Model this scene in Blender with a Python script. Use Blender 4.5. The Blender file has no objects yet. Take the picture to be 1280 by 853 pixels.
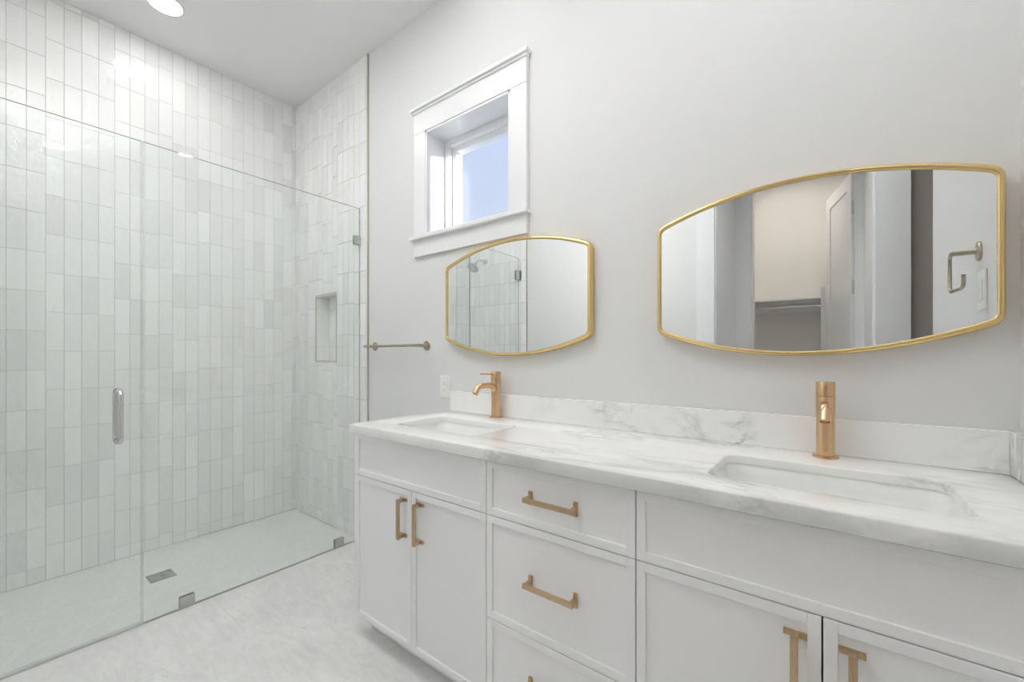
import bpy, bmesh, math, random
from mathutils import Vector, Matrix, noise
S = bpy.context.scene
COL = S.collection

# ------------------------------------------------------------------ camera, world, exposure
CAM_H = 1.19
cam_d = bpy.data.cameras.new('camera')
cam = bpy.data.objects.new('camera', cam_d); COL.objects.link(cam)
cam.location = (0, 0, CAM_H)
cam.rotation_euler = (math.radians(90), 0, math.radians(37.43))
cam_d.sensor_width = 36; cam_d.lens = 521.27/1280*36
cam_d.shift_y = 17.5/1280; cam_d.clip_start = 0.02
S.camera = cam
S.view_settings.view_transform = 'Standard'; S.view_settings.look = 'None'
S.view_settings.gamma = 1; S.view_settings.use_curve_mapping = False
S.view_settings.exposure = 0.53
LAMP = dict(shower=40, right=54, left=7, room=62, passage=16, closet=118)    # emission of each ceiling downlight
SKY = 1.0
# unseen spots added for even fill, bounced off the ceiling (two) and the wall behind the camera (one): (x, y, z, tilt about y, tilt about x, cone, watts)
FILL_SPOTS = [(-1.62, .30, 1.6, 0, 0, 56, 500), (-.1, .3, 1.6, 0, 0, 56, 110), (-1.45, .75, 1.95, 0, 100, 125, 9)]
S.cycles.max_bounces = 16; S.cycles.diffuse_bounces = 10; S.cycles.glossy_bounces = 6
S.cycles.transparent_max_bounces = 16; S.cycles.sample_clamp_indirect = 6

for fx, fy, fz, ty_, tx_, cone, watts in FILL_SPOTS:
    fl_d = bpy.data.lights.new('added_fill_spot', 'SPOT'); fl = bpy.data.objects.new('added_fill_spot', fl_d); COL.objects.link(fl)
    fl.location = (fx, fy, fz); fl.rotation_euler = (math.radians(180+tx_), math.radians(ty_), 0)
    fl_d.energy = watts; fl_d.spot_size = math.radians(cone); fl_d.spot_blend = 1.0; fl_d.shadow_soft_size = .04; fl_d.color = (1,.995,.99)

sun_d = bpy.data.lights.new('sun', 'SUN'); sun = bpy.data.objects.new('sun', sun_d); COL.objects.link(sun)
sun.rotation_euler = Vector((-1, -.36, -.12)).to_track_quat('-Z', 'Y').to_euler(); sun.location = (3, 4, 5)
sun_d.energy = 7.0; sun_d.angle = math.radians(3)

w = bpy.data.worlds.new('sky'); S.world = w; w.use_nodes = True
nt = w.node_tree; nt.nodes.clear()
wo = nt.nodes.new('ShaderNodeOutputWorld'); bg = nt.nodes.new('ShaderNodeBackground')
tc = nt.nodes.new('ShaderNodeTexCoord'); sx = nt.nodes.new('ShaderNodeSeparateXYZ')
cr = nt.nodes.new('ShaderNodeValToRGB')
cr.color_ramp.elements[0].position = 0.15; cr.color_ramp.elements[0].color = (.50,.54,.66,1)
cr.color_ramp.elements[1].position = 0.75; cr.color_ramp.elements[1].color = (.38,.47,.67,1)
nt.links.new(tc.outputs['Generated'], sx.inputs[0]); nt.links.new(sx.outputs[2], cr.inputs[0])
nt.links.new(cr.outputs[0], bg.inputs[0]); nt.links.new(bg.outputs[0], wo.inputs[0])
bg.inputs[1].default_value = SKY

# ------------------------------------------------------------------ dimensions (metres)
XL, XR = -3.29, 0.364          # tiled left wall, painted right wall
YB, YF = 1.55, -0.245          # mirror wall, wall behind the camera
ZC = 3.10                      # ceiling
XG = -2.418                    # shower glass plane
XT = -2.332                    # end of the tile
R = random.Random(7)

# ------------------------------------------------------------------ materials
def mat(name, col=(.8,.8,.8), rough=.5, metal=0.0, **kw):
    m = bpy.data.materials.new(name); m.use_nodes = True
    b = m.node_tree.nodes['Principled BSDF']
    b.inputs['Base Color'].default_value = (*col, 1); b.inputs['Roughness'].default_value = rough
    b.inputs['Metallic'].default_value = metal
    for k, v in kw.items(): b.inputs[k].default_value = v
    return m
def N(m, t, **kw):
    n = m.node_tree.nodes.new(t)
    for k, v in kw.items(): setattr(n, k, v)
    return n
def L(m, a, b): m.node_tree.links.new(a, b)
def obj_coord(m, scale=(1,1,1)):
    g = N(m, 'ShaderNodeNewGeometry'); mp = N(m, 'ShaderNodeMapping'); mp.inputs['Scale'].default_value = scale
    L(m, g.outputs['Position'], mp.inputs['Vector']); return mp.outputs[0]
def noise_node(m, vec, scale, detail=4, rough=.5, dist=0):
    n = N(m, 'ShaderNodeTexNoise'); n.inputs['Scale'].default_value = scale; n.inputs['Detail'].default_value = detail
    n.inputs['Roughness'].default_value = rough; n.inputs['Distortion'].default_value = dist
    L(m, vec, n.inputs['Vector']); return n.outputs['Fac']
def ramp(m, fac, stops):
    r = N(m, 'ShaderNodeValToRGB'); e = r.color_ramp.elements
    while len(e) < len(stops): e.new(.5)
    for i, (p, c) in enumerate(stops):
        e[i].position = p; e[i].color = (*c, 1) if len(c) == 3 else c
    L(m, fac, r.inputs[0]); return r.outputs[0]
def bump(m, h, strength, dist, prev=None):
    b = N(m, 'ShaderNodeBump'); b.inputs['Strength'].default_value = strength; b.inputs['Distance'].default_value = dist
    L(m, h, b.inputs['Height'])
    if prev is not None: L(m, prev, b.inputs['Normal'])
    L(m, b.outputs[0], m.node_tree.nodes['Principled BSDF'].inputs['Normal']); return b.outputs[0]
def mixc(m, fac, a, b, blend='MIX'):
    x = N(m, 'ShaderNodeMix', data_type='RGBA', blend_type=blend)
    for s, v in ((x.inputs[0], fac), (x.inputs[6], a), (x.inputs[7], b)):
        if isinstance(v, (int, float)): s.default_value = v
        elif isinstance(v, tuple): s.default_value = (*v, 1)
        else: L(m, v, s)
    return x.outputs[2]
def BC(m): return m.node_tree.nodes['Principled BSDF'].inputs['Base Color']

def paint(name, col, rough=.55):
    m = mat(name, col, rough)
    v = obj_coord(m)
    bump(m, noise_node(m, v, 260, 2), .05, .001)
    L(m, mixc(m, noise_node(m, v, 1.3, 2), tuple(c*.985 for c in col), tuple(min(1, c*1.01) for c in col)), BC(m))
    return m
M = {}
M['wall'] = paint('wall_paint', (.725,.725,.722))
M['closet_wall'] = paint('closet_paint', (.76,.74,.715))
M['hall_wall'] = paint('shaded_hall_paint', (.62,.58,.54))  # darker taupe stands in for the unlit hall's shade
M['ceiling'] = paint('ceiling_paint', (.84,.84,.84), .8)
M['trim'] = paint('trim_white', (.82,.825,.83), .3)
M['cabinet'] = paint('cabinet_white', (.89,.89,.895), .35)
M['drain_grey'] = mat('sump_grey', (.45,.45,.45), .7)  # one even mid grey, used on the drain sump
M['porcelain'] = mat('porcelain', (.86,.865,.86), .08); M['porcelain'].node_tree.nodes['Principled BSDF'].inputs['Coat Weight'].default_value = .5
M['vinyl'] = mat('vinyl_sash', (.87,.88,.89), .3)
M['plastic'] = mat('white_plastic', (.84,.84,.82), .3)
M['dark'] = mat('dark_slot', (.22,.22,.21), .6)
def metal(name, col, rough, sc=900):
    m = mat(name, col, rough, 1.0)
    v = obj_coord(m, (1, 1, .05)); f = noise_node(m, v, sc, 2)
    r = N(m, 'ShaderNodeMapRange'); r.inputs[3].default_value = rough*.8; r.inputs[4].default_value = rough*1.25
    L(m, f, r.inputs[0]); L(m, r.outputs[0], m.node_tree.nodes['Principled BSDF'].inputs['Roughness'])
    return m
M['faucet'] = metal('brushed_rose_gold', (.70,.465,.275), .24)
M['pull'] = metal('champagne_bronze', (.56,.42,.26), .28)
M['brass'] = metal('antique_gold', (.78,.585,.27), .25)
M['nickel'] = metal('brushed_nickel', (.55,.56,.54), .3)
M['bronze_nickel'] = metal('warm_nickel', (.46,.42,.34), .28)
M['chrome'] = metal('satin_chrome', (.72,.72,.72), .16)
M['tile_trim'] = metal('tile_edge_metal', (.55,.52,.42), .3)
M['mirror'] = mat('mirror_glass', (.90,.915,.915), .0, 1.0)

# glazed hand-made tile: colour per tile from a mesh attribute
m = mat('zellige_tile', (.8,.8,.8), .09); M['tile'] = m
a = N(m, 'ShaderNodeAttribute', attribute_name='tile_tone')
L(m, a.outputs['Color'], BC(m))
v = obj_coord(m, (1, 1, .8))
w1 = noise_node(m, v, 21, 2, .5, .4); w2 = noise_node(m, v, 60, 2)
b1 = bump(m, w1, .36, .012)
bump(m, w2, .22, .004, b1)
m.node_tree.nodes['Principled BSDF'].inputs['Coat Weight'].default_value = .25
M['grout'] = mat('grout', (.56,.56,.54), .9)

# porcelain floor tile, concrete look
m = mat('floor_tile', (.6,.6,.6), .32); M['floor'] = m
v = obj_coord(m)
n1 = noise_node(m, v, 2.2, 6, .6, .8); n2 = noise_node(m, obj_coord(m, (1, 3.2, 1)), 6, 8, .7, 1.5)
base = mixc(m, .45, ramp(m, n1, [(.35,(.66,.655,.65)), (.62,(.81,.805,.795))]), ramp(m, n2, [(.38,(.67,.665,.66)), (.60,(.82,.815,.805))]))
n3 = noise_node(m, obj_coord(m, (1, 2.5, 1)), 3.1, 3, .5, 2.5)
vein = ramp(m, n3, [(.492,(0,0,0)), (.5,(1,1,1)), (.508,(0,0,0))])
base = mixc(m, mixc(m, ramp(m, n1, [(.5,(0,0,0)),(.62,(.6,.6,.6))]), (0,0,0), vein), base, (.50,.49,.48))
br = N(m, 'ShaderNodeTexBrick'); br.offset = .5
mp = N(m, 'ShaderNodeMapping'); mp.inputs['Location'].default_value = (.13, .21, 0); mp.inputs['Rotation'].default_value = (0,0,math.pi/2)
g = N(m, 'ShaderNodeNewGeometry'); L(m, g.outputs['Position'], mp.inputs[0]); L(m, mp.outputs[0], br.inputs['Vector'])
br.inputs['Scale'].default_value = 1; br.inputs['Brick Width'].default_value = 1.2; br.inputs['Row Height'].default_value = .6
br.inputs['Mortar Size'].default_value = .0014; br.inputs['Mortar Smooth'].default_value = .1
L(m, mixc(m, br.outputs['Fac'], base, (.64,.635,.62)), BC(m))
bump(m, br.outputs['Fac'], -.3, .001)

# shower pan mosaic
m = mat('shower_mosaic', (.7,.7,.7), .38); M['mosaic'] = m
g = N(m, 'ShaderNodeNewGeometry'); mp = N(m, 'ShaderNodeMapping'); mp.inputs['Rotation'].default_value = (0,0,math.radians(58))
L(m, g.outputs['Position'], mp.inputs[0])
nz = N(m, 'ShaderNodeTexNoise'); nz.inputs['Scale'].default_value = 9; L(m, g.outputs['Position'], nz.inputs['Vector'])
mv = N(m, 'ShaderNodeVectorMath', operation='MULTIPLY_ADD'); mv.inputs[1].default_value = (.02,.02,0)
L(m, nz.outputs['Color'], mv.inputs[0]); L(m, mp.outputs[0], mv.inputs[2])
br = N(m, 'ShaderNodeTexBrick'); br.inputs['Scale'].default_value = 1
br.inputs['Brick Width'].default_value = .062; br.inputs['Row Height'].default_value = .021
br.inputs['Mortar Size'].default_value = .0018; br.inputs['Mortar Smooth'].default_value = .6
br.inputs['Color1'].default_value = (.80,.80,.79,1); br.inputs['Color2'].default_value = (.84,.84,.83,1); br.inputs['Mortar'].default_value = (.74,.745,.735,1)
L(m, mv.outputs[0], br.inputs['Vector'])
L(m, br.outputs['Color'], BC(m))
b1 = bump(m, br.outputs['Fac'], -.8, .002)
bump(m, noise_node(m, mp.outputs[0], 34, 3), .7, .007, b1)

# marble
m = mat('white_marble', (.85,.85,.84), .14); M['marble'] = m
v = obj_coord(m)
def vein_layer(scale, width, dist, stretch, seed):
    g = N(m, 'ShaderNodeNewGeometry'); mp = N(m, 'ShaderNodeMapping')
    mp.inputs['Scale'].default_value = stretch; mp.inputs['Location'].default_value = (seed, seed*.7, seed*.3)
    mp.inputs['Rotation'].default_value = (0, 0, .25)
    L(m, g.outputs['Position'], mp.inputs[0])
    n = noise_node(m, mp.outputs[0], scale, 7, .62, dist)
    return ramp(m, n, [(.5-width,(0,0,0)), (.5,(1,1,1)), (.5+width,(0,0,0))])
va = vein_layer(1.9, .020, 1.0, (.8,2.6,1.6), 5.1)
vb = vein_layer(3.2, .05, .8, (.9,2.2,1.4), 11.7)
mask = ramp(m, noise_node(m, obj_coord(m, (1,1.4,1.2)), 2.6, 3), [(.47,(0,0,0)), (.62,(1,1,1))])
cl = ramp(m, noise_node(m, obj_coord(m, (1.2,2.2,2.2)), 5.5, 6, .6, .6), [(.48,(0,0,0)), (.72,(1,1,1))])
c0 = mixc(m, mixc(m, 1.0, va, mask, 'MULTIPLY'), (.885,.89,.875), (.54,.55,.54))
c1 = mixc(m, mixc(m, 1.0, mixc(m, 1.0, vb, mask, 'MULTIPLY'), (.55,.55,.55), 'MULTIPLY'), c0, (.56,.57,.56))
c2 = mixc(m, mixc(m, 1.0, mixc(m, 1.0, cl, mask, 'MULTIPLY'), (.45,.45,.45), 'MULTIPLY'), c1, (.60,.61,.60))
g = N(m, 'ShaderNodeNewGeometry'); sp = N(m, 'ShaderNodeSeparateXYZ'); L(m, g.outputs['Position'], sp.inputs[0])
def MT(op, a, b=None):
    q = N(m, 'ShaderNodeMath', operation=op)
    for i_, v_ in enumerate((a, b)):
        if v_ is None: continue
        if isinstance(v_, (int, float)): q.inputs[i_].default_value = v_
        else: L(m, v_, q.inputs[i_])
    return q.outputs[0]
nv = noise_node(m, obj_coord(m, (1, 2, 1)), 7, 6, .65, .5)
dl = MT('ABSOLUTE', MT('ADD', MT('SUBTRACT', MT('SUBTRACT', sp.outputs[1], 1.02), MT('MULTIPLY', MT('ADD', sp.outputs[0], .52), .24)), MT('MULTIPLY', MT('SUBTRACT', nv, .5), .10)))
line = ramp(m, dl, [(0,(1,1,1)), (.007,(.75,.75,.75)), (.022,(.22,.22,.22)), (.055,(0,0,0))])
xm = ramp(m, MT('ADD', sp.outputs[0], 1.0), [(.16,(0,0,0)), (.24,(1,1,1)), (.68,(.8,.8,.8)), (.84,(0,0,0))])
c3 = mixc(m, mixc(m, 1.0, mixc(m, 1.0, line, xm, 'MULTIPLY'), (.75,.75,.75), 'MULTIPLY'), c2, (.50,.51,.51))
fe = ramp(m, MT('ADD', MT('SUBTRACT', sp.outputs[1], .978), MT('MULTIPLY', MT('SUBTRACT', nv, .5), .16)), [(.0,(.5,.5,.5)), (.025,(0,0,0))])
c4 = mixc(m, mixc(m, 1.0, fe, ramp(m, MT('ADD', sp.outputs[0], 1.0), [(.1,(0,0,0)), (.3,(1,1,1))]), 'MULTIPLY'), c3, (.60,.61,.605))
lx = ramp(m, MT('MULTIPLY', MT('ADD', sp.outputs[0], 1.7), .5), [(.26,(1,1,1)), (.44,(0,0,0))])          # the shower end of the slab is almost plain white
c5 = mixc(m, mixc(m, 1.0, lx, (.85,.85,.85), 'MULTIPLY'), c4, (.885,.89,.875))
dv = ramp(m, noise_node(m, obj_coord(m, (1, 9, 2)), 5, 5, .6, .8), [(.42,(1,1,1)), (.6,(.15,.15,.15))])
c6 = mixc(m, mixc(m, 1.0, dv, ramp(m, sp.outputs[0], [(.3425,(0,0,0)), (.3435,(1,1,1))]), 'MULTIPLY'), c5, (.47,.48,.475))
L(m, c6, BC(m))

# thin architectural glass: tinted pass-through plus fresnel reflection
def glass(name, tint, refl=1.0):
    m = bpy.data.materials.new(name); m.use_nodes = True; n = m.node_tree.nodes; n.clear()
    o = n.new('ShaderNodeOutputMaterial'); t = n.new('ShaderNodeBsdfTransparent'); gl = n.new('ShaderNodeBsdfGlossy')
    mx = n.new('ShaderNodeMixShader'); g = n.new('ShaderNodeNewGeometry'); l = m.node_tree.links
    dt = n.new('ShaderNodeVectorMath'); dt.operation = 'DOT_PRODUCT'; l.new(g.outputs['Normal'], dt.inputs[0]); l.new(g.outputs['Incoming'], dt.inputs[1])
    def mt(op, a, b=None):
        q = n.new('ShaderNodeMath'); q.operation = op
        for i_, v_ in enumerate((a, b)):
            if v_ is None: continue
            if isinstance(v_, (int, float)): q.inputs[i_].default_value = v_
            else: l.new(v_, q.inputs[i_])
        return q.outputs[0]
    p5 = mt('POWER', mt('SUBTRACT', 1.0, mt('ABSOLUTE', dt.outputs['Value'])), 5.0)
    fres = mt('ADD', mt('MULTIPLY', p5, .96), .04)
    t.inputs[0].default_value = (*tint, 1); gl.inputs['Roughness'].default_value = 0; gl.inputs[0].default_value = (refl,)*3+(1,)
    l.new(fres, mx.inputs[0]); l.new(t.outputs[0], mx.inputs[1]); l.new(gl.outputs[0], mx.inputs[2]); l.new(mx.outputs[0], o.inputs[0])
    return m
M['glass'] = glass('shower_glass', (.982,.995,.989))
M['glass_edge'] = mat('glass_edge', (.40,.48,.45), .15)
M['window_glass'] = glass('window_glass', (.98,.99,1.0))
for k_, w_ in LAMP.items():
    m = mat('lamp_lens', (1,1,1), .4); M['lens_'+k_] = m
    m.node_tree.nodes['Principled BSDF'].inputs['Emission Color'].default_value = (1,.93,.85,1) if k_ == 'closet' else (1,.99,.985,1)
    m.node_tree.nodes['Principled BSDF'].inputs['Emission Strength'].default_value = w_

# ------------------------------------------------------------------ mesh helpers (world coordinates)
def B(): return bmesh.new()
def box(bm, a, b, bev=0.0, mi=0):
    x0,x1 = sorted((a[0],b[0])); y0,y1 = sorted((a[1],b[1])); z0,z1 = sorted((a[2],b[2]))
    vs = [bm.verts.new(p) for p in ((x0,y0,z0),(x1,y0,z0),(x1,y1,z0),(x0,y1,z0),(x0,y0,z1),(x1,y0,z1),(x1,y1,z1),(x0,y1,z1))]
    fs = [bm.faces.new([vs[i] for i in f]) for f in ((0,3,2,1),(4,5,6,7),(0,1,5,4),(1,2,6,5),(2,3,7,6),(3,0,4,7))]
    for f in fs: f.material_index = mi
    if bev > 0:
        es = list({e for f in fs for e in f.edges})
        bmesh.ops.bevel(bm, geom=es, offset=bev, segments=2, profile=.6, affect='EDGES')
    return vs
def lathe(bm, prof, origin, axis=(0,0,1), n=32):
    """prof: list of (radius, distance along axis)"""
    ax = Vector(axis).normalized(); t = Vector((0,0,1)) if abs(ax.z) < .9 else Vector((1,0,0))
    u = ax.cross(t).normalized(); v = ax.cross(u); o = Vector(origin); rings = []
    for r, h in prof:
        if r < 1e-6: rings.append([bm.verts.new(o+ax*h)])
        else: rings.append([bm.verts.new(o+ax*h+(u*math.cos(2*math.pi*i/n)+v*math.sin(2*math.pi*i/n))*r) for i in range(n)])
    for a, b in zip(rings, rings[1:]):
        for i in range(n):
            j = (i+1) % n
            if len(a) == 1 and len(b) == 1: break
            if len(a) == 1: bm.faces.new((a[0], b[i], b[j]))
            elif len(b) == 1: bm.faces.new((a[i], b[0], a[j]))
            else: bm.faces.new((a[i], b[i], b[j], a[j]))
    bmesh.ops.recalc_face_normals(bm, faces=bm.faces)
def tube(bm, pts, rad, n=20, caps=True, square=False, up=None):
    pts = [Vector(p) for p in pts]; rads = rad if isinstance(rad, (list,tuple)) else [rad]*len(pts)
    tang = []
    for i in range(len(pts)):
        a = pts[max(i-1,0)]; b = pts[min(i+1,len(pts)-1)]
        d0 = (pts[i]-a).normalized() if i else (b-pts[i]).normalized(); d1 = (b-pts[i]).normalized() if i < len(pts)-1 else d0
        tang.append((d0+d1).normalized())
    t0 = tang[0]; ref = Vector(up) if up else (Vector((0,0,1)) if abs(t0.z) < .9 else Vector((1,0,0)))
    u = t0.cross(ref).normalized(); rings = []
    for i, p in enumerate(pts):
        t = tang[i]; u = (u - t*u.dot(t)).normalized(); v = t.cross(u)
        cosc = 1.0
        if 0 < i < len(pts)-1:
            cosc = max(.4, t.dot((pts[i]-pts[i-1]).normalized()))
        ring = []
        if square:
            hw, hh = rads[i] if isinstance(rads[i], tuple) else (rads[i], rads[i])
            for sx_, sy_ in ((1,1),(-1,1),(-1,-1),(1,-1)): ring.append(bm.verts.new(p+u*hw*sx_/1+v*hh*sy_/cosc if i not in (0,len(pts)-1) else p+u*hw*sx_+v*hh*sy_))
        else:
            for k in range(n):
                an = 2*math.pi*k/n; ring.append(bm.verts.new(p+(u*math.cos(an)+v*math.sin(an))*rads[i]))
        rings.append(ring)
    k_ = len(rings[0])
    for a, b in zip(rings, rings[1:]):
        for k in range(k_):
            j = (k+1) % k_; bm.faces.new((a[k], a[j], b[j], b[k]))
    if caps: bm.faces.new(rings[0][::-1]); bm.faces.new(rings[-1])
    bmesh.ops.recalc_face_normals(bm, faces=bm.faces)
def arc(c, r, a0, a1, ax1, ax2, n=8):
    c = Vector(c); ax1 = Vector(ax1); ax2 = Vector(ax2)
    return [c+ax1*r*math.cos(a0+(a1-a0)*i/n)+ax2*r*math.sin(a0+(a1-a0)*i/n) for i in range(n+1)]
def wpos(o):
    p = Vector((0,0,0))
    while o is not None: p += o.location; o = o.parent
    return p
def link(name, bm, mats, parent=None, smooth=False, origin=None):
    me = bpy.data.meshes.new(name)
    if parent is not None: org = wpos(parent)
    elif origin is not None: org = Vector(origin)
    else:
        xs = [v.co for v in bm.verts]
        org = Vector(((min(v.x for v in xs)+max(v.x for v in xs))/2, (min(v.y for v in xs)+max(v.y for v in xs))/2, min(v.z for v in xs)))
    bmesh.ops.translate(bm, verts=bm.verts, vec=-org)
    bm.to_mesh(me); bm.free()
    for mm in (mats if isinstance(mats, (list,tuple)) else [mats]): me.materials.append(mm)
    o = bpy.data.objects.new(name, me); COL.objects.link(o)
    if parent is not None: o.parent = parent
    else: o.location = org
    if smooth:
        me.polygons.foreach_set('use_smooth', [True]*len(me.polygons))
        me.set_sharp_from_angle(angle=math.radians(38))
    return o
def thing(name, loc, label, cat, group=None):
    o = bpy.data.objects.new(name, None); COL.objects.link(o); o.location = loc; o.empty_display_size = .1
    o['label'] = label; o['category'] = cat
    if group: o['group'] = group
    return o
def tag(o, label, cat, group=None):
    o['label'] = label; o['category'] = cat
    if group: o['group'] = group
    return o
def struct(o, label=None):
    o['kind'] = 'structure'
    if label: o['label'] = label
    return o
def rects_minus(rects, h):
    out = []
    for (a,b,c,d) in rects:
        A,Bh,C,D_ = h
        if Bh <= a or A >= b or D_ <= c or C >= d: out.append((a,b,c,d)); continue
        if A > a: out.append((a,A,c,d))
        if Bh < b: out.append((Bh,b,c,d))
        a2, b2 = max(a,A), min(b,Bh)
        if C > c: out.append((a2,b2,c,C))
        if D_ < d: out.append((a2,b2,D_,d))
    return out

# ------------------------------------------------------------------ tile fields
def tile_field(u0, u1, z0, z1, start, seed, frame, holes=(), t=.008, pitch=.0667, row=.2065, ph0=.285):
    """frame(u, z, n) -> world point, n = height above the wall face"""
    bm = B(); rr = random.Random(seed); tl = bm.loops.layers.float_color.new('tile_tone')
    gap = .0009; k = math.floor((u0-start)/pitch)-1; run = 0; ph = 0
    while start+k*pitch < u1:
        a = start+k*pitch; b = a+pitch; k += 1
        if run <= 0: run = rr.choice([1,1,2,2,3,4]); ph = rr.choice([0,0,0,.006,-.008,.07,-.03,.1])
        run -= 1
        if b <= u0: continue
        ph_c = ph + rr.uniform(-.003,.003)
        z = ph0+ph_c - row*2
        while z < z1:
            za, zb = z, z+row; z += row
            if zb <= z0: continue
            tone = rr.gauss(0,1); warm = rr.gauss(0,1)
            g = .86 + max(-1.9, min(1.4, tone))*.030
            colr = (g*(.997+.0015*warm), g, g*(.993-.002*warm), 1)
            tu, tz = rr.uniform(-.007,.007), rr.uniform(-.004,.004); cu, cz = (a+b)/2, (za+zb)/2
            rects = [(max(a,u0)+gap, min(b,u1)-gap, max(za,z0)+gap, min(zb,z1)-gap)]
            for h in holes: rects = rects_minus(rects, h)
            for (p,q,c,d) in rects:
                if q-p < .004 or d-c < .004: continue
                def P(u, zz, n):
                    n2 = t + tu*(u-cu) + tz*(zz-cz) if n else 0
                    return frame(u, zz, n2 - (.0008 if n == 2 else 0))
                e = .0012
                o = [bm.verts.new(P(*x)) for x in ((p,c,0),(q,c,0),(q,d,0),(p,d,0))]
                s = [bm.verts.new(P(*x)) for x in ((p,c,2),(q,c,2),(q,d,2),(p,d,2))]
                i_ = [bm.verts.new(P(*x)) for x in ((p+e,c+e,1),(q-e,c+e,1),(q-e,d-e,1),(p+e,d-e,1))]
                fs = [bm.faces.new(i_)]
                for r1, r2 in ((o,s),(s,i_)):
                    for j in range(4): fs.append(bm.faces.new((r1[j], r1[(j+1)%4], r2[(j+1)%4], r2[j])))
                for f in fs:
                    for lp in f.loops: lp[tl] = colr
    bmesh.ops.recalc_face_normals(bm, faces=bm.faces)
    return bm

# ------------------------------------------------------------------ room shell
TH = .115
bm = B(); box(bm, (XG-.008, YF-.3, -.12), (XR+1.3, YB+.12, 0)); 
floor = struct(link('floor', bm, M['floor'], origin=(0,0,0)), 'pale grey large-format porcelain floor tile with faint veining')
# floor continues through the doorway passage into the closet
bm = B(); box(bm, (-1.2, -2.6, -.12), (XR+.1, YF-.3, 0)); link('closet_floor', bm, M['floor'], floor)
bm = B(); box(bm, (XL-.1, YF-.1, -.12), (XG-.008, YB+.12, -.002)); link('shower_pan', bm, M['mosaic'], floor)['label'] = 'white rippled mosaic shower floor'

bm = B(); box(bm, (XL-.12, -2.7, ZC), (XR+1.3, YB+.2, ZC+.12))
ceiling = struct(link('ceiling', bm, M['ceiling'], origin=(0,0,ZC)), 'flat white painted ceiling')

bm = B(); box(bm, (XL-.12, YF-TH, -.1), (XL-.0030, YB+.12, ZC))
wl = struct(link('wall_left', bm, M['grout'], origin=(XL,0,0)), 'tall shower wall of glossy vertical white stacked tiles')
bm = tile_field(YF, YB, 0, ZC, .118, 11, lambda u,z,n: (XL-.008+n, u, z))
link('wall_tile', bm, M['tile'], wl)

# back (mirror) wall with window and niche openings
WIN = (-1.775, -1.185, 1.852, 2.425); NI = (-2.975, -2.70, 1.145, 1.618); WD = .22
rects = [(XL-.12, XR+.1, -.1, ZC)]
for h in (WIN, NI): rects = rects_minus(rects, h)
bm = B()
for (a,b,c,d) in rects: box(bm, (a,YB,c), (b,YB+WD,d))
box(bm, (NI[0],YB+.095,NI[2]), (NI[1],YB+WD,NI[3]))
wb = struct(link('wall_back', bm, M['wall'], origin=(0,YB,0)), 'light grey painted wall carrying the window and both mirrors')
bm = B(); 
for (a,b,c,d) in rects_minus([(XL, XT-.004, 0, ZC)], NI): box(bm, (a,YB-.0015,c), (b,YB+.001,d))
link('grout', bm, M['grout'], wb)
bm = tile_field(XL, XT-.004, 0, ZC, XL+.004, 23, lambda u,z,n: (u, YB-n, z), holes=[NI])
link('wall_tile', bm, M['tile'], wb)
bm = B(); box(bm, (XT-.004, YB-.011, 0), (XT+.003, YB+.001, ZC), .0008); link('tile_edge_strip', bm, M['tile_trim'], wb)
# niche lining and metal frame
bm = tile_field(NI[0], NI[1], NI[2], NI[3], NI[0]+.003, 5, lambda u,z,n: (u, YB+.095-n, z)); link('niche_tile', bm, M['tile'], wb)
bm = B(); tl = bm.loops.layers.float_color.new('tile_tone')
box(bm, (NI[0],YB-.006,NI[2]), (NI[0]+.007,YB+.09,NI[3])); box(bm, (NI[1]-.007,YB-.006,NI[2]), (NI[1],YB+.09,NI[3]))
box(bm, (NI[0],YB-.006,NI[2]), (NI[1],YB+.09,NI[2]+.008)); box(bm, (NI[0],YB-.006,NI[3]-.008), (NI[1],YB+.09,NI[3]))
for f in bm.faces:
    for lp in f.loops: lp[tl] = (.86,.86,.85,1)
link('niche_lining', bm, M['tile'], wb)
bm = B()
for (a,b,c,d) in rects_minus([(NI[0]-.004, NI[1]+.004, NI[2]-.004, NI[3]+.004)], (NI[0]+.002,NI[1]-.002,NI[2]+.002,NI[3]-.002)):
    box(bm, (a,YB-.0105,c), (b,YB-.002,d))
link('niche_frame', bm, M['tile_trim'], wb)

# right wall with the open doorway beside the camera
HD = (YF-TH, .40, 0, 2.44)
bm = B()
for (a,b,c,d) in rects_minus([(YF-TH, YB+.1, -.1, ZC)], (HD[0]-1, HD[1], -1, HD[3])): box(bm, (XR,a,c), (XR+.12,b,d))
# rounded corner added to shape a soft shade gradient at the doorway
bm2 = bm
wr = struct(link('wall_right', bm, M['wall'], origin=(XR,0,0)), 'light grey painted wall at the right end of the vanity')
bm = B()
lathe(bm, [(0,0),(.06,0),(.06,2.44),(0,2.44)], (XR+.06, .402, 0), n=48)
link('shade_gradient_corner', bm, M['wall'], wr, smooth=True)
# hall beyond, its dimness put into the wall colour
bm = B()
box(bm, (XR+1.2, YF-TH-.05, -.1), (XR+1.3, YB+.1, ZC)); box(bm, (XR, YF-TH-.1, -.1), (XR+1.3, YF-TH, ZC)); box(bm, (XR+.12, .9, -.1), (XR+1.3, 1.0, ZC))
link('hall_wall', bm, M['hall_wall'], wr)

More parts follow.
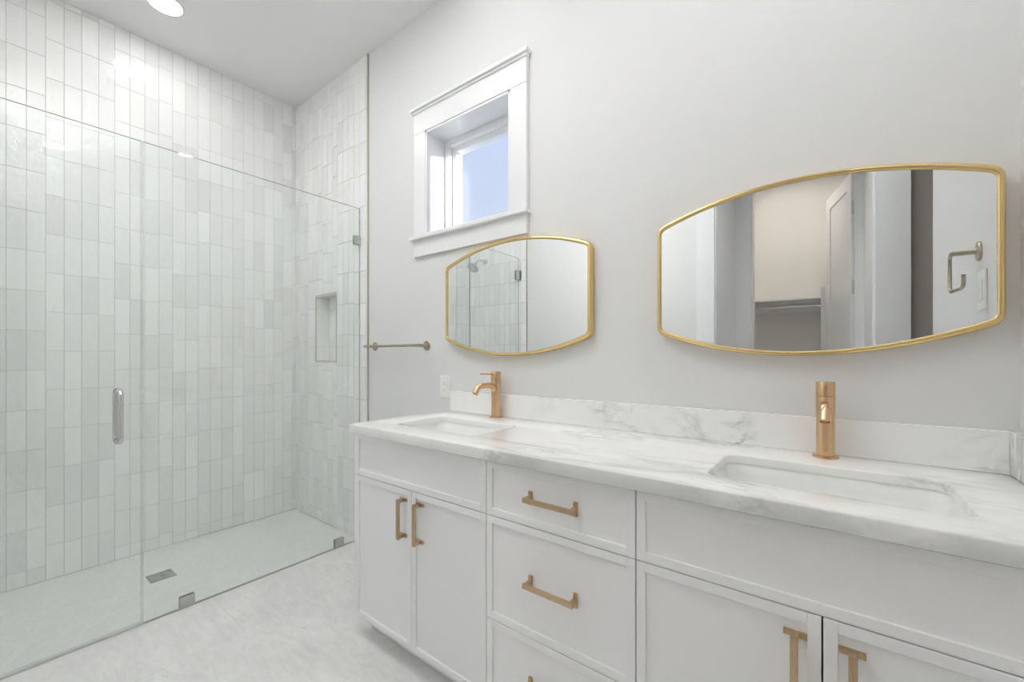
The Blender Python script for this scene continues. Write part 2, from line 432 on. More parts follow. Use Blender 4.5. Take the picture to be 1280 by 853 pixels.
# wall behind the camera: shower end (tiled) and cased opening to the closet passage
PX0, PX1 = -.67, .207; CY = -1.0; CX0, CX1 = -.54, .155; DOORH = 2.62
bm = B()
for (a,b,c,d) in rects_minus([(XL-.12, XR, -.1, ZC)], (PX0, PX1, -1, DOORH+.03)): box(bm, (a,YF-TH,c), (b,YF,d))
box(bm, (PX0-.1, CY, -.1), (PX0, YF-TH, ZC)); box(bm, (PX1, CY, -.1), (PX1+.1, YF-TH, ZC))
wf = struct(link('wall_front', bm, M['wall'], origin=(0,YF,0)), 'painted wall behind the camera with the closet doorway')
bm = B(); box(bm, (XL, YF-.001, 0), (XT-.004, YF+.0015, ZC)); link('grout', bm, M['grout'], wf)
bm = tile_field(XL, XT-.004, 0, ZC, XL+.02, 37, lambda u,z,n: (u, YF+n, z)); link('wall_tile', bm, M['tile'], wf)
bm = B(); box(bm, (XT-.004, YF-.001, 0), (XT+.003, YF+.011, ZC), .0008); link('tile_edge_strip', bm, M['tile_trim'], wf)
# closet shell
bm = B()
for (a,b,c,d) in rects_minus([(-1.3, .46, -.1, ZC)], (CX0, CX1, -1, DOORH)): box(bm, (a,CY-.1,c), (b,CY,d))
link('closet_front', bm, M['wall'], wf)
bm = B(); box(bm, (-1.3,-2.5,-.1), (.46,-2.38,ZC)); box(bm, (-1.3,-2.5,-.1), (-1.2,CY-.1,ZC)); box(bm, (.36,-2.5,-.1), (.46,CY-.1,ZC))
link('closet_wall', bm, M['closet_wall'], wf)

# trims of the doorways
def casing(n, x0, x1, w0, w1, y, label, side=1):
    bm = B(); t = .018
    box(bm, (x0-w0,y,0), (x0,y+t,DOORH), .002); box(bm, (x1,y,0), (x1+w1,y+t,DOORH), .002)
    box(bm, (x0-w0,y,DOORH), (x1+w1,y+t+.004,DOORH+.12), .002)
    return struct(link(n, bm, M['trim']), label)
casing('trim_1', PX0, PX1, .12, XR-PX1-.002, YF, 'white casing around the passage opening behind the camera')
casing('trim_2', CX0, CX1, CX0-PX0-.001, PX1-CX1-.001, CY, 'white casing around the closet door')
bm = B(); box(bm, (PX0,CY+.019,0),(PX0+.012,YF,DOORH+.03)); box(bm, (PX1-.012,CY+.019,0),(PX1,YF,DOORH+.03)); box(bm, (PX0,CY+.019,DOORH+.018),(PX1,YF,DOORH+.03))
struct(link('trim_3', bm, M['trim']), 'white jamb lining of the passage')
bm = B(); box(bm, (CX0,CY-.1,0),(CX0+.014,CY,DOORH)); box(bm, (CX1-.014,CY-.1,0),(CX1,CY,DOORH)); box(bm, (CX0,CY-.1,DOORH-.014),(CX1,CY,DOORH))
struct(link('trim_4', bm, M['trim']), 'white jamb of the closet door')
bm = B(); box(bm, (XT+.004, YB-.014, 0), (-1.61, YB, .13), .002); struct(link('baseboard_back', bm, M['trim']), 'white baseboard between shower tile and vanity')
bm = B(); box(bm, (XT+.004, YF, 0), (PX0-.121, YF+.014, .13), .002); struct(link('baseboard_front', bm, M['trim']), 'white baseboard on the wall behind the camera')
bm = B(); box(bm, (XG-.0065, YF+.01, -.002), (XG+.0065, YB-.009, .0025)); struct(link('trim_5', bm, M['nickel']), 'slim metal strip between shower floor and room floor')

# closet door standing open into the closet
door = bpy.data.objects.new('door_1', None); COL.objects.link(door); door.location = (CX1-.016, CY-.105, 0)
struct(door, 'white panelled closet door standing open')
def shaker(bm, u0, u1, z0, z1, y, t, bw, rec, top=None, bev=.0015, mids=()):
    """framed panel: faces toward -y (front at y), thickness t towards +y"""
    tb = top or bw
    box(bm, (u0,y,z0), (u0+bw,y+t,z1), bev); box(bm, (u1-bw,y,z0), (u1,y+t,z1), bev)
    box(bm, (u0+bw,y,z1-tb), (u1-bw,y+t,z1), bev); box(bm, (u0+bw,y,z0), (u1-bw,y+t,z0+tb), bev)
    zs = [z0+tb]
    for mz in mids: box(bm, (u0+bw,y,mz), (u1-bw,y+t,mz+tb), bev); 
    box(bm, (u0+bw-.001,y+rec,z0+tb-.001), (u1-bw+.001,y+t-rec*.5,z1-tb+.001))
bm = B(); shaker(bm, 0, .66, .01, DOORH-.02, -.0175, .035, .11, .009, mids=(1.0,))
bmesh.ops.rotate(bm, verts=bm.verts, cent=(0,0,0), matrix=Matrix.Rotation(math.radians(180+76), 3, 'Z'))
bmesh.ops.translate(bm, verts=bm.verts, vec=door.location)
link('door_panel', bm, M['trim'], door)
for hz in (.28, 1.02, 1.71, 2.33):
    bm = B(); box(bm, (CX1-.020, CY-.100, hz-.05), (CX1-.0135, CY-.058, hz+.05), .001)
    lathe(bm, [(0,-.052),(.007,-.052),(.007,.052),(0,.052)], (CX1-.022, CY-.098, hz), n=16)
    link('door_hinge', bm, M['nickel'], door, smooth=True)

# ------------------------------------------------------------------ window
win = bpy.data.objects.new('window_1', None); COL.objects.link(win); win.location = ((WIN[0]+WIN[1])/2, YB, WIN[2])
struct(win, 'small white-cased window high on the back wall')
WX0, WX1, WZ0, WZ1 = WIN; cw = .095; yf = YB-.019
bm = B()
box(bm, (WX0-cw,yf,WZ0), (WX0,YB,WZ1), .002); box(bm, (WX1,yf,WZ0), (WX1+cw,YB,WZ1), .002)
box(bm, (WX0-cw,yf-.001,WZ1), (WX1+cw,YB,WZ1+.125), .002)
link('window_casing', bm, M['trim'], win)
bm = B(); box(bm, (WX0-cw-.014,yf-.02,WZ1+.125), (WX1+cw+.014,YB,WZ1+.143), .003); box(bm, (WX0-cw-.006,yf-.009,WZ1+.113), (WX1+cw+.006,YB,WZ1+.126), .003)
link('window_head_cap', bm, M['trim'], win)
bm = B(); box(bm, (WX0-cw-.014,yf-.024,WZ0-.022), (WX1+cw+.014,YB,WZ0), .004); box(bm, (WX0+.001,YB-.001,WZ0-.022), (WX1-.001,YB+.16,WZ0), .0)
link('window_sill', bm, M['trim'], win)
bm = B(); box(bm, (WX0-cw,yf,WZ0-.112), (WX1+cw,YB,WZ0-.022), .002); link('window_apron', bm, M['trim'], win)
bm = B(); jd = YB+.16
box(bm, (WX0-.0,yf+.003,WZ0), (WX0+.012,jd,WZ1)); box(bm, (WX1-.012,yf+.003,WZ0), (WX1,jd,WZ1)); box(bm, (WX0,yf+.003,WZ1-.012), (WX1,jd,WZ1))
link('window_jamb', bm, M['trim'], win)
def frame_rect(bm, x0,x1,z0,z1,w,y0,y1,bev=.002):
    box(bm,(x0,y0,z0),(x0+w,y1,z1),bev); box(bm,(x1-w,y0,z0),(x1,y1,z1),bev); box(bm,(x0+w,y0,z0),(x1-w,y1,z0+w),bev); box(bm,(x0+w,y0,z1-w),(x1-w,y1,z1),bev)
bm = B(); frame_rect(bm, WX0+.012,WX1-.012,WZ0,WZ1-.012,.035, YB+.12, YB+.21); link('window_frame', bm, M['vinyl'], win)
bm = B(); frame_rect(bm, WX0+.047,WX1-.047,WZ0+.035,WZ1-.047,.03, YB+.145, YB+.195,.003); link('sash', bm, M['vinyl'], win)
bm = B(); box(bm, (WX0+.075,YB+.168,WZ0+.063),(WX1-.075,YB+.174,WZ1-.075)); link('window_pane', bm, M['window_glass'], win)

# ------------------------------------------------------------------ ceiling downlights
def downlight(x, y, label, lens, cat='ceiling light'):
    t = thing('ceiling_downlight', (x,y,ZC), label, cat, 'recessed ceiling downlights')
    bm = B(); lathe(bm, [(.088,0),(.088,-.004),(.083,-.007),(.074,-.006),(.072,-.0025),(.072,0)], (x,y,ZC), n=48); link('trim_ring', bm, M['trim'], t, smooth=True)
    bm = B(); lathe(bm, [(0,-.003),(.0715,-.003),(.0715,-.0005),(0,-.0005)], (x,y,ZC), n=48); link('lens', bm, M['lens_'+lens], t)
downlight(-2.875, .655, 'round lit downlight in the ceiling above the shower', 'shower')
downlight(.01, 1.262, 'round lit downlight above the right sink, mirrored in the shower glass', 'right')
downlight(-1.24, 1.262, 'round lit downlight in the ceiling above the left sink', 'left')
downlight(-.95, .5, 'round lit downlight in the middle of the bathroom ceiling', 'room')
downlight(-.25, -.65, 'round lit downlight added for fill in the passage behind the camera', 'passage')  # added lamp, gives fill light through the doorway
downlight(-.35, -1.75, 'round warm lit downlight inside the closet', 'closet')

# ------------------------------------------------------------------ vanity cabinets
VF = 1.0            # front faces of doors
VB = YB-.013        # back
ZT = .862           # underside of the top
def carcass(x0, x1, parent, lpanel=0, rpanel=0):
    bm = B(); yb = VF+.0205; p = .018
    box(bm,(x0,yb,.09),(x0+p,VB,ZT)); box(bm,(x1-p,yb,.09),(x1,VB,ZT)); box(bm,(x0+p,yb,.09),(x1-p,VB,.108)); box(bm,(x0+p,VB-.008,.108),(x1-p,VB,ZT))
    box(bm,(x0+p,yb,.108),(x0+.035,yb+.02,ZT)); box(bm,(x1-.035,yb,.108),(x1-p,yb+.02,ZT)); box(bm,(x0+.03,yb,.83),(x1-.03,yb+.02,ZT))
    link('carcass', bm, M['cabinet'], parent)
    bm = B(); box(bm,(x0,VF+.075,0),(x1,VF+.093,.09)); box(bm,(x0,VF+.093,0),(x0+.018,VB,.09)); box(bm,(x1-.018,VF+.093,0),(x1,VB,.09)); link('toe_kick', bm, M['cabinet'], parent)
def pull(cx, cz, length, vert, parent):
    """square bar pull on two T-shaped feet, on the recessed panel at y=VF+.006"""
    bm = B(); y0 = VF+.006; h = length/2; foot = .020; proj = .032
    for s in (-1, 1):
        if vert:
            z = cz+s*(h-.008)
            box(bm,(cx-foot,y0-.008,z-.0058),(cx+foot,y0,z+.0058),.0018)
            box(bm,(cx-.0065,y0-proj,z-.006),(cx+.0065,y0-.006,z+.006),.0012)
        else:
            x = cx+s*(h-.008)
            box(bm,(x-.0058,y0-.008,cz-foot),(x+.0058,y0,cz+foot),.0018)
            box(bm,(x-.006,y0-proj,cz-.0065),(x+.006,y0-.006,cz+.0065),.0012)
    if vert: box(bm,(cx-.0068,y0-proj-.004,cz-h),(cx+.0068,y0-proj+.006,cz+h),.0018)
    else: box(bm,(cx-h,y0-proj-.004,cz-.0068),(cx+h,y0-proj+.006,cz+.0068),.0018)
    link('handle', bm, M['pull'], parent)
def front(name, x0, x1, z0, z1, parent):
    bm = B(); shaker(bm, x0+.0015, x1-.0015, z0+.0015, z1-.0015, VF, .0195, .0225, .006, bev=.0012)
    return link(name, bm, M['cabinet'], parent)
XA, XB_, XC_, XD = -1.598, -.868, -.382, XR-.004
ZR = .686; ZB = .092; ZTOP = .857
c1 = thing('sink_cabinet', ((XA+XB_)/2, 1.27, 0), 'white sink cabinet at the shower end of the vanity with two doors', 'cabinet', 'white vanity cabinets')
carcass(XA, XB_, c1)
bm = B(); box(bm, (XA-.012,VF+.001,ZB-.004), (XA,VB,ZT),.001); link('end_panel', bm, M['cabinet'], c1)
front('false_drawer_front', XA, XB_, ZR, ZTOP, c1)
mx = -1.235
d = front('cabinet_door', XA, mx, ZB, ZR, c1); pull(mx-.047, .577, .150, True, d)
d = front('cabinet_door', mx, XB_, ZB, ZR, c1); pull(mx+.045, .577, .150, True, d)
c2 = thing('drawer_cabinet', ((XB_+XC_)/2, 1.27, 0), 'white three-drawer cabinet in the middle of the vanity', 'cabinet', 'white vanity cabinets')
carcass(XB_+.001, XC_-.001, c2)
for z0, z1 in ((ZR, ZTOP), (.362, ZR), (ZB, .362)):
    d = front('drawer', XB_, XC_, z0, z1, c2); pull((XB_+XC_)/2, (z0+z1)/2 if z0 != .362 else .524, .165, False, d)
c3 = thing('sink_cabinet', ((XC_+XD)/2, 1.27, 0), 'white sink cabinet against the right wall with two doors', 'cabinet', 'white vanity cabinets')
carcass(XC_, XD, c3)
front('false_drawer_front', XC_, XD, ZR, ZTOP, c3)
mx = -.0135
d = front('cabinet_door', XC_, mx, ZB, ZR, c3); pull(mx-.044, .568, .150, True, d)
d = front('cabinet_door', mx, XD, ZB, ZR, c3); pull(mx+.045, .568, .150, True, d)

# ------------------------------------------------------------------ marble top
def rrect(x0,x1,y0,y1,r,n=6):
    pts = []
    for cx,cy,a in ((x1-r,y1-r,0),(x0+r,y1-r,90),(x0+r,y0+r,180),(x1-r,y0+r,270)):
        for i in range(n+1):
            t = math.radians(a+90*i/n); pts.append((cx+r*math.cos(t), cy+r*math.sin(t)))
    return pts
S1 = (-1.468,-1.018,1.10,1.372); S2 = (-.242,.212,1.092,1.364)
CT0, CTF, CTZ = -1.612, .978, .90
top = thing('countertop', (-.62, 1.27, ZT), 'long white marble countertop with grey veins over the vanity', 'countertop')
bm = B()
outer = [(CT0,CTF),(XR-.001,CTF),(XR-.001,YB-.001),(CT0,YB-.001)]
loops = [[(p,) for p in outer]]
def loop_edges(pts, z):
    vs = [bm.verts.new((x,y,z)) for x,y in pts]
    return vs, [bm.edges.new((vs[i], vs[(i+1)%len(vs)])) for i in range(len(vs))]
allv = []; es = []
for pts in (outer, rrect(*S1,.035), rrect(*S2,.035)):
    v_, e_ = loop_edges(pts, CTZ); allv.append(v_); es += e_
bmesh.ops.triangle_fill(bm, use_beauty=True, use_dissolve=False, edges=es)
top_faces = list(bm.faces)
# side skirts: front/side edges 38 mm, sink cut-outs 24 mm
def skirt(vs, dz, inset=0):
    low = [bm.verts.new((v.co.x, v.co.y, v.co.z-dz)) for v in vs]
    fs = [bm.faces.new((vs[i], vs[(i+1)%len(vs)], low[(i+1)%len(vs)], low[i])) for i in range(len(vs))]
    return low, fs
lo, _ = skirt(allv[0], .038); l1, _ = skirt(allv[1], .024); l2, _ = skirt(allv[2], .024)
# underside as a ring plus the slab bottom
i_ = [bm.verts.new((x,y,CTZ-.038)) for x,y in ((CT0+.05,CTF+.05),(XR-.05,CTF+.05),(XR-.05,YB-.05),(CT0+.05,YB-.05))]
for i in range(4): bm.faces.new((lo[i], lo[(i+1)%4], i_[(i+1)%4], i_[i]))
i2 = [bm.verts.new((v.co.x,v.co.y,CTZ-.024)) for v in i_]
for i in range(4): bm.faces.new((i_[i], i_[(i+1)%4], i2[(i+1)%4], i2[i]))
be = []
for lst in (i2, l1, l2):
    for i in range(len(lst)):
        a_, b_ = lst[i], lst[(i+1)%len(lst)]
        be.append(bm.edges.get((a_,b_)) or bm.edges.new((a_,b_)))
bmesh.ops.triangle_fill(bm, use_beauty=True, use_dissolve=False, edges=be)
bmesh.ops.recalc_face_normals(bm, faces=bm.faces)
bev = [e for e in bm.edges if all(abs(v.co.z-CTZ) < 1e-6 for v in e.verts) and len(e.link_faces) == 2 and any(f.normal.z < .5 for f in e.link_faces)]
bmesh.ops.bevel(bm, geom=bev, offset=.005, segments=3, profile=.5, affect='EDGES')
bev = [e for e in bm.edges if abs(e.verts[0].co.z-ZT) < 1e-6 and abs(e.verts[1].co.z-ZT) < 1e-6 and len(e.link_faces) == 2 and any(abs(f.normal.z) < .5 for f in e.link_faces) and min(v.co.y for v in e.verts) < CTF+.01]
bmesh.ops.bevel(bm, geom=bev, offset=.004, segments=2, profile=.5, affect='EDGES')
link('slab', bm, M['marble'], top, smooth=True)
bm = B(); box(bm, (-1.578, YB-.021, CTZ), (XR-.001, YB-.001, 1.005), .002); tag(link('backsplash', bm, M['marble']), 'long white marble backsplash with grey clouds along the mirror wall', 'backsplash')
bm = B(); box(bm, (XR-.021, CTF+.012, CTZ), (XR-.001, YB-.021, 1.005), .002); tag(link('side_splash', bm, M['marble']), 'short veined marble splash on the right wall at the counter end', 'backsplash')

# ------------------------------------------------------------------ sinks
def sink(rect, label):
    x0,x1,y0,y1 = rect; cx, cy = (x0+x1)/2, (y0+y1)/2; zt = CTZ-.0245
    t = thing('undermount_sink', (cx, cy, zt-.15), label, 'sink', 'undermount porcelain sinks')
    bm = B(); prof = [(-.022,0,.05),(-.004,0,.04),(-.002,-.004,.04),(.004,-.03,.04),(.012,-.09,.045),(.022,-.118,.055),(.045,-.134,.06),(.10,-.140,.03)]
    rings = []
    for ins, dz, r in prof:
        ring = [bm.verts.new((x,y,zt+dz)) for x,y in rrect(x0+ins,x1-ins,y0+ins,y1-ins,max(.008,min(r,(y1-y0)/2-ins-.002)))]; rings.append(ring)
    for a,b in zip(rings, rings[1:]):
        for i in range(len(a)): bm.faces.new((a[i],a[(i+1)%len(a)],b[(i+1)%len(a)],b[i]))
    bm.faces.new(rings[-1])
    bmesh.ops.recalc_face_normals(bm, faces=bm.faces)
    o = link('basin', bm, M['porcelain'], t, smooth=True)
    md = o.modifiers.new('thick', 'SOLIDIFY'); md.thickness = .009; md.offset = -1
    if o.data.polygons[-1].normal.z < 0: md.offset = 1
    bm = B(); lathe(bm, [(0,.003),(.008,.0035),(.0085,.001),(.019,.001),(.021,.003),(.024,.002),(.024,-.002)], (cx,cy,zt-.140), n=32); link('drain', bm, M['faucet'], t, smooth=True)
sink(S1, 'white rectangular undermount sink at the shower end of the counter')
sink(S2, 'white rectangular undermount sink in front of the right faucet')

# ------------------------------------------------------------------ faucets
def faucet(x, y, label):
    z = CTZ
    t = thing('faucet', (x,y,z), label, 'faucet', 'rose gold single-hole faucets')
    bm = B(); lathe(bm, [(0,0),(.0305,0),(.0312,.003),(.0300,.0065),(.024,.0072),(0,.0072)], (x,y,z), n=40); link('base_flange', bm, M['faucet'], t, smooth=True)
    bm = B(); lathe(bm, [(0,.007),(.0215,.007),(.0212,.05),(.0215,.10),(.0225,.13),(.0228,.171),(.0220,.173),(0,.173)], (x,y,z), n=40); link('body', bm, M['faucet'], t, smooth=True)
    bm = B()
    pts = [Vector((x,y+.006,z+.090)), Vector((x,y-.004,z+.118)), Vector((x,y-.015,z+.138)), Vector((x,y-.032,z+.1485)), Vector((x,y-.056,z+.152))]
    pts += [Vector((x,y-.10,z+.152))]+arc((x,y-.112,z+.128), .024, math.radians(90), math.radians(165), (0,-1,0), (0,0,1), 1)[:0]
    for i in range(1,8):
        a = math.radians(90-9*i); pts.append(Vector((x, y-.106-.028*math.cos(a), z+.124+.028*math.sin(a))))
    e = pts[-1]; dirn = (pts[-1]-pts[-2]).normalized(); pts.append(e+dirn*.010)
    rad = [.0115,.0150,.0148,.0135,.0126]+[.0122]*(len(pts)-5)
    tube(bm, pts, rad, 24); sp = link('spout', bm, M['faucet'], t, smooth=True)
    bm = B(); e2 = pts[-1]; lathe(bm, [(0,0),(.0130,0),(.0130,.010),(.0118,.011),(.011,.007),(0,.007)], e2, axis=dirn, n=28); link('aerator', bm, M['faucet'], sp, smooth=True)
    bm = B(); lathe(bm, [(0,.1745),(.0226,.1745),(.0226,.2125),(.0218,.2140),(0,.2140)], (x,y,z), n=40)
    h = link('handle', bm, M['faucet'], t, smooth=True)
    bm = B(); tube(bm, [(x,y-.018,z+.2015),(x,y-.060,z+.2035),(x,y-.108,z+.2055)], [.0035,.0032,.0030], 14); link('lever', bm, M['faucet'], h, smooth=True)
faucet(-1.236, 1.492, 'rose gold faucet with side view of its spout at the left sink')
faucet(-.013, 1.478, 'rose gold faucet seen head-on behind the right sink')

# ------------------------------------------------------------------ mirrors
def barrel(W, Hc, Hs, r, inset=0):
    """outline (x,z) counter-clockwise, closed; sides straight, top and bottom bowed"""
    W -= inset; Hc -= inset; Hs -= inset*1.02; r = max(r-inset, .004)
    Rb = (W*W+(Hc-Hs)**2)/(2*(Hc-Hs)); cz = Hc-Rb        # circle through (0,Hc) and (W,Hs)
    # fillet: centre at x=W-r, distance Rb-r from (0,cz)
    fx = W-r; fz = cz+math.sqrt((Rb-r)**2-fx*fx)
    ang = math.atan2(fz-cz, fx)
    q = []
    for i in range(9): a = ang*i/8; q.append((fx+r*math.cos(a), fz+r*math.sin(a)))
    for i in range(1, 24):
        a = ang+(math.pi/2-ang)*i/24; q.append((Rb*math.cos(a), cz+Rb*math.sin(a)))
    q1 = q+[(0,Hc)]
    right_top = q1; left_top = [(-x,z) for x,z in reversed(q)]
    left_bot = [(-x,-z) for x,z in q1[:]]; right_bot = [(x,-z) for x,z in reversed(q)]
    return right_top+left_top+left_bot+right_bot
def mirror(cx, cz, label):
    t = thing('wall_mirror', (cx, YB, cz-.27), label, 'mirror', 'gold framed barrel-shaped mirrors')
    W,Hc,Hs,r = .4175,.2695,.190,.036
    prof = [(0,0),(0,.028),(.002,.0335),(.005,.0365),(.0095,.0370),(.0125,.0355),(.0140,.032),(.0143,.026),(.0143,.004)]
    bm = B(); rings = []
    for ins, d_ in prof: rings.append([bm.verts.new((cx+x, YB-.001-d_, cz+z)) for x,z in barrel(W,Hc,Hs,r,ins)])
    for a,b in zip(rings, rings[1:]):
        for i in range(len(a)): bm.faces.new((a[i],a[(i+1)%len(a)],b[(i+1)%len(a)],b[i]))
    bmesh.ops.recalc_face_normals(bm, faces=bm.faces)
    link('frame', bm, M['brass'], t, smooth=True)
    bm = B(); o = barrel(W,Hc,Hs,r,.0140)
    f1 = bm.faces.new([bm.verts.new((cx+x, YB-.029, cz+z)) for x,z in o]); 
    ex = bmesh.ops.extrude_face_region(bm, geom=[f1]); bmesh.ops.translate(bm, verts=[v for v in ex['geom'] if isinstance(v, bmesh.types.BMVert)], vec=(0,.005,0))
    bmesh.ops.recalc_face_normals(bm, faces=bm.faces)
    link('mirror_glass', bm, M['mirror'], t)
mirror(-1.182, 1.456, 'smaller-looking gold framed mirror under the window, above the left sink')
mirror(-.083, 1.457, 'gold framed mirror above the right sink, reflecting the closet door')

# ------------------------------------------------------------------ towel bar, towel ring, outlet, switch
t = thing('towel_bar', (-2.02, YB, 1.24), 'slim warm nickel towel bar on the wall left of the small mirror', 'towel bar')
for px in (-2.262, -1.778):
    bm = B(); lathe(bm, [(0,0),(.027,0),(.027,.005),(.025,.007),(.010,.008),(.009,.012),(.009,.068),(0,.068)], (px,YB,1.243), axis=(0,-1,0), n=32); link('mounting_post', bm, M['bronze_nickel'], t, smooth=True)
bm = B(); tube(bm, [(-2.285,YB-.062,1.243),(-1.768,YB-.062,1.243)], .0078, 20); link('bar', bm, M['bronze_nickel'], t, smooth=True)
ty, tz = 1.147, 1.510
t = thing('towel_ring', (XR, ty, tz), 'squared open towel ring on the right wall, seen in the right mirror', 'towel ring')
bm = B(); lathe(bm, [(0,0),(.030,0),(.030,.005),(.028,.007),(.010,.008),(.0085,.012),(.0085,.058),(0,.060)], (XR,ty,tz), axis=(-1,0,0), n=32); link('mounting_plate', bm, M['bronze_nickel'], t, smooth=True)
bm = B(); xr = XR-.062
path = [(xr,ty+.004,tz)]+[(xr,ty-.012,tz-.004),(xr,ty-.02,tz-.014)]+[(xr,ty-.02,tz-.105),(xr,ty-.012,tz-.115),(xr,ty,tz-.12)]+[(xr+.008,ty+.078,tz-.12),(xr+.010,ty+.088,tz-.115),(xr+.011,ty+.092,tz-.105),(xr+.011,ty+.092,tz-.080)]
tube(bm, path, .0052, 14); link('ring', bm, M['bronze_nickel'], t, smooth=True)
def plate(name, c, axis, w_, h_, label, cat):
    t = thing(name, c, label, cat); x,y,z = c; bm = B()
    if axis == 'y':
        box(bm,(x-w_/2,y-.006,z-h_/2),(x+w_/2,y,z+h_/2),.002); link('cover_plate', bm, M['plastic'], t)
        for s in (-1,1):
            bm = B(); box(bm,(x-.0165,y-.0085,z+s*.0195-.014),(x+.0165,y-.005,z+s*.0195+.014),.0025); r_ = link('receptacle', bm, M['plastic'], t)
            bm = B(); box(bm,(x-.0075,y-.0088,z+s*.0195-.002),(x-.0055,y-.0083,z+s*.0195+.007)); box(bm,(x+.0055,y-.0088,z+s*.0195-.002),(x+.0075,y-.0083,z+s*.0195+.006))
            lathe(bm, [(0,.0083),(.0025,.0083),(.0025,.0088),(0,.0088)], (x,y,z+s*.0195-.0075), axis=(0,-1,0), n=12); link('slots', bm, M['dark'], r_)
        bm = B(); lathe(bm, [(0,0),(.003,0),(.0028,.0015),(0,.002)], (x,y-.006,z), axis=(0,-1,0), n=12); link('screw', bm, M['plastic'], t)
    else:
        box(bm,(x-.006,y-w_/2,z-h_/2),(x,y+w_/2,z+h_/2),.002); link('cover_plate', bm, M['plastic'], t)
        bm = B(); box(bm,(x-.009,y-.0165,z-.033),(x-.005,y+.0165,z+.033),.002); link('rocker', bm, M['plastic'], t)
plate('wall_outlet', (-1.632, YB, 1.022), 'y', .075, .118, 'white wall outlet left of the marble backsplash', 'outlet')
plate('light_switch', (XR, 1.19, 1.385), 'x', .078, .118, 'white rocker switch on the right wall below the towel ring, mirrored', 'switch')

# ------------------------------------------------------------------ shower glass
GT = .010
def pane(y0, y1, z0, z1, parent, name='glass_pane', rc=None):
    bm = B(); x0, x1 = XG-GT/2, XG+GT/2
    pts = [(y0,z0),(y1,z0),(y1,z1),(y0,z1)]
    if rc == 'y0':   # rounded top corner at y0
        pts = [(y0,z0),(y1,z0),(y1,z1)]+[(y0+.02-.02*math.sin(math.radians(9*i)), z1-.02+.02*math.cos(math.radians(9*i))) for i in range(11)]
    a = [bm.verts.new((x0,y,z)) for y,z in pts]; b = [bm.verts.new((x1,y,z)) for y,z in pts]
    bm.faces.new(a[::-1]); bm.faces.new(b)
    for i in range(len(pts)):
        f = bm.faces.new((a[i],a[(i+1)%len(pts)],b[(i+1)%len(pts)],b[i])); f.material_index = 1
    bmesh.ops.recalc_face_normals(bm, faces=bm.faces)
    return link(name, bm, [M['glass'], M['glass_edge']], parent)
sc = thing('glass_shower_screen', (XG, 1.0, 0), 'fixed frameless glass shower panel between the door and the back wall', 'shower screen')
pane(.4725, YB-.011, .004, 2.134, sc)
def clamp(y0,y1,z0,z1,parent,name='glass_clamp'):
    bm = B(); box(bm,(XG+GT/2,y0,z0),(XG+GT/2+.006,y1,z1),.0015); box(bm,(XG-GT/2-.006,y0,z0),(XG-GT/2,y1,z1),.0015)
    o = link(name, bm, M['nickel'], parent)
    bm = B(); lathe(bm, [(0,0),(.005,0),(.0045,.0012),(0,.0014)], (XG+GT/2+.006,(y0+y1)/2,(z0+z1)/2), axis=(1,0,0), n=12); link('screw', bm, M['nickel'], o)
clamp(.602,.660,.0026,.056,sc); clamp(1.368,1.426,.0026,.056,sc)
clamp(1.497,YB-.009,1.898,1.955,sc)
dr = thing('glass_shower_door', (XG, .1, 0), 'frameless glass shower door with a D-shaped pull handle', 'shower door')
pane(YF+.024, .4665, .012, 2.134, dr, rc='y0')
for hz in (.32, 1.965):
    bm = B(); box(bm,(XG+GT/2,YF+.012,hz-.045),(XG+GT/2+.007,YF+.075,hz+.045),.002); box(bm,(XG-GT/2-.007,YF+.012,hz-.045),(XG-GT/2,YF+.075,hz+.045),.002)
    box(bm,(XG-.012,YF+.0085,hz-.045),(XG+.012,YF+.022,hz+.045),.001); box(bm,(XG-.028,YF+.0085,hz-.045),(XG+.028,YF+.0125,hz+.045),.001)
    link('hinge', bm, M['nickel'], dr)
for s, nm in ((1,'handle'),(-1,'handle')):
    bm = B(); hy = .391; hx = XG+s*GT/2; pr = s*.048; za, zb = .822, 1.036; r_ = .024
    pts = [(hx,hy,zb)]+[(hx+pr-s*r_+s*r_*math.sin(math.radians(a)), hy, zb-r_+r_*math.cos(math.radians(a))) for a in range(0,91,15)]
    pts += [(hx+pr-s*r_+s*r_*math.cos(math.radians(a)), hy, za+r_-r_*math.sin(math.radians(a))) for a in range(0,91,15)]+[(hx,hy,za)]
    tube(bm, pts, .0095, 20)
    for zz in (za,zb): lathe(bm, [(0,0),(.013,0),(.013,.004),(.0095,.005)], (hx,hy,zz), axis=(s,0,0), n=24)
    link(nm, bm, M['chrome'], dr, smooth=True)
bm = B(); box(bm,(XG-.0085,YF+.026,.0035),(XG+.0085,.465,.013),.001); sw = link('bottom_sweep', bm, M['glass_edge'], dr); sw['label'] = 'grey translucent sweep under the door'
sw.data.materials.clear(); sw.data.materials.append(mat('sweep_plastic', (.62,.66,.64), .3))

# drain
t = thing('shower_drain', (-2.865,.635,-.002), 'small square brushed metal drain in the shower floor', 'drain')
bm = B(); frame_rect(bm, -.055,.055,-.055,.055,.006,-.002,.002,.0008)
bmesh.ops.rotate(bm, verts=bm.verts, cent=(0,0,0), matrix=Matrix.Rotation(math.pi/2,3,'X')); bmesh.ops.translate(bm, verts=bm.verts, vec=(-2.865,.635,-.0005)); link('frame', bm, M['nickel'], t)
bm = B(); box(bm, (-2.914,.586,-.0019),(-2.816,.684,-.0009))
link('sump', bm, M['drain_grey'], t)
bm = B()
for i in range(8): box(bm, (-2.910+i*.0122,.587,-.0012),(-2.9025+i*.0122,.683,.0006))
for j in range(3): box(bm, (-2.914,.61+j*.024,-.0011),(-2.816,.613+j*.024,.0003))
link('grate', bm, M['nickel'], t)

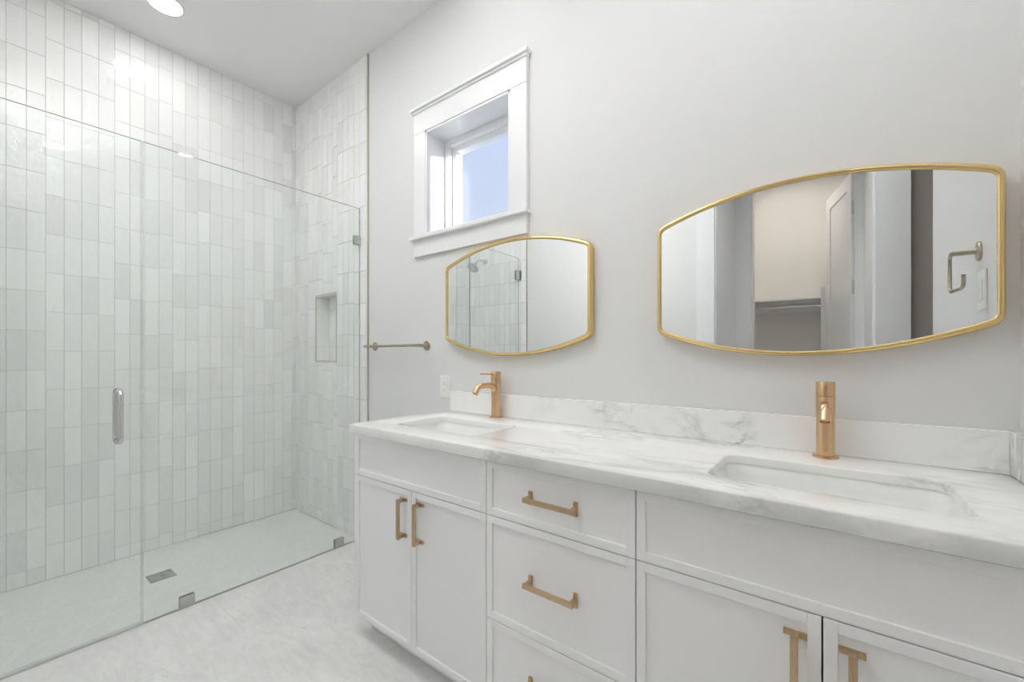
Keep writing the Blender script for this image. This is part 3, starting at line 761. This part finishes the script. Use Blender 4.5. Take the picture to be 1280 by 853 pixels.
# shower head on the end wall (seen in the left mirror)
t = thing('shower_fixture', (-2.86, YF+.008, 2.16), 'chrome shower head on an arm, mirrored in the left mirror', 'shower head')
bm = B(); lathe(bm, [(0,0),(.03,0),(.029,.006),(.012,.010),(0,.010)], (-2.86,YF+.008,2.16), axis=(0,1,0), n=28); link('flange', bm, M['chrome'], t, smooth=True)
bm = B(); ap = [(-2.86,YF+.012,2.16),(-2.86,YF+.07,2.162),(-2.86,YF+.10,2.158),(-2.86,YF+.13,2.142),(-2.86,YF+.155,2.118)]; tube(bm, ap, .0105, 18); link('arm', bm, M['chrome'], t, smooth=True)
bm = B(); ax = Vector((0,.62,-.78)); lathe(bm, [(0,-.012),(.014,-.010),(.018,.006),(.013,.016),(.022,.028),(.052,.048),(.058,.056),(.058,.066),(.054,.069),(0,.069)], (-2.86,YF+.158,2.114), axis=ax, n=36); link('head', bm, M['chrome'], t, smooth=True)

# ------------------------------------------------------------------ closet fittings (seen in the right mirror)
t = thing('closet_shelf', (-.6, -2.1, 1.74), 'white closet shelf above a hanging rod, mirrored in the right mirror', 'shelf')
bm = B(); box(bm, (-1.198,-2.378,1.74),(-.08,-1.98,1.76),.001); link('board', bm, M['trim'], t)
bm = B(); box(bm, (-1.198,-2.378,1.65),(-.08,-2.36,1.74),.001); link('cleat', bm, M['trim'], t)
t2 = thing('closet_rod', (-.6,-2.06,1.67), 'metal hanging rod fixed under the closet shelf', 'rod')
bm = B(); tube(bm, [(-1.198,-2.06,1.68),(-.082,-2.06,1.68)], .011, 18); link('rod', bm, M['chrome'], t2, smooth=True)
for px in (-1.197,-.084):
    bm = B(); lathe(bm, [(0,-.003),(.026,-.003),(.026,.003),(0,.003)], (px+(.003 if px < -1 else 0),-2.06,1.68), axis=(1,0,0), n=24); link('rod_socket', bm, M['chrome'], t2, smooth=True)
bm = B(); box(bm, (-.0785,-2.378,0),(-.035,-1.9,1.84),.001); tag(link('closet_divider', bm, M['trim']), 'tall white upright panel at the end of the closet shelf', 'panel')
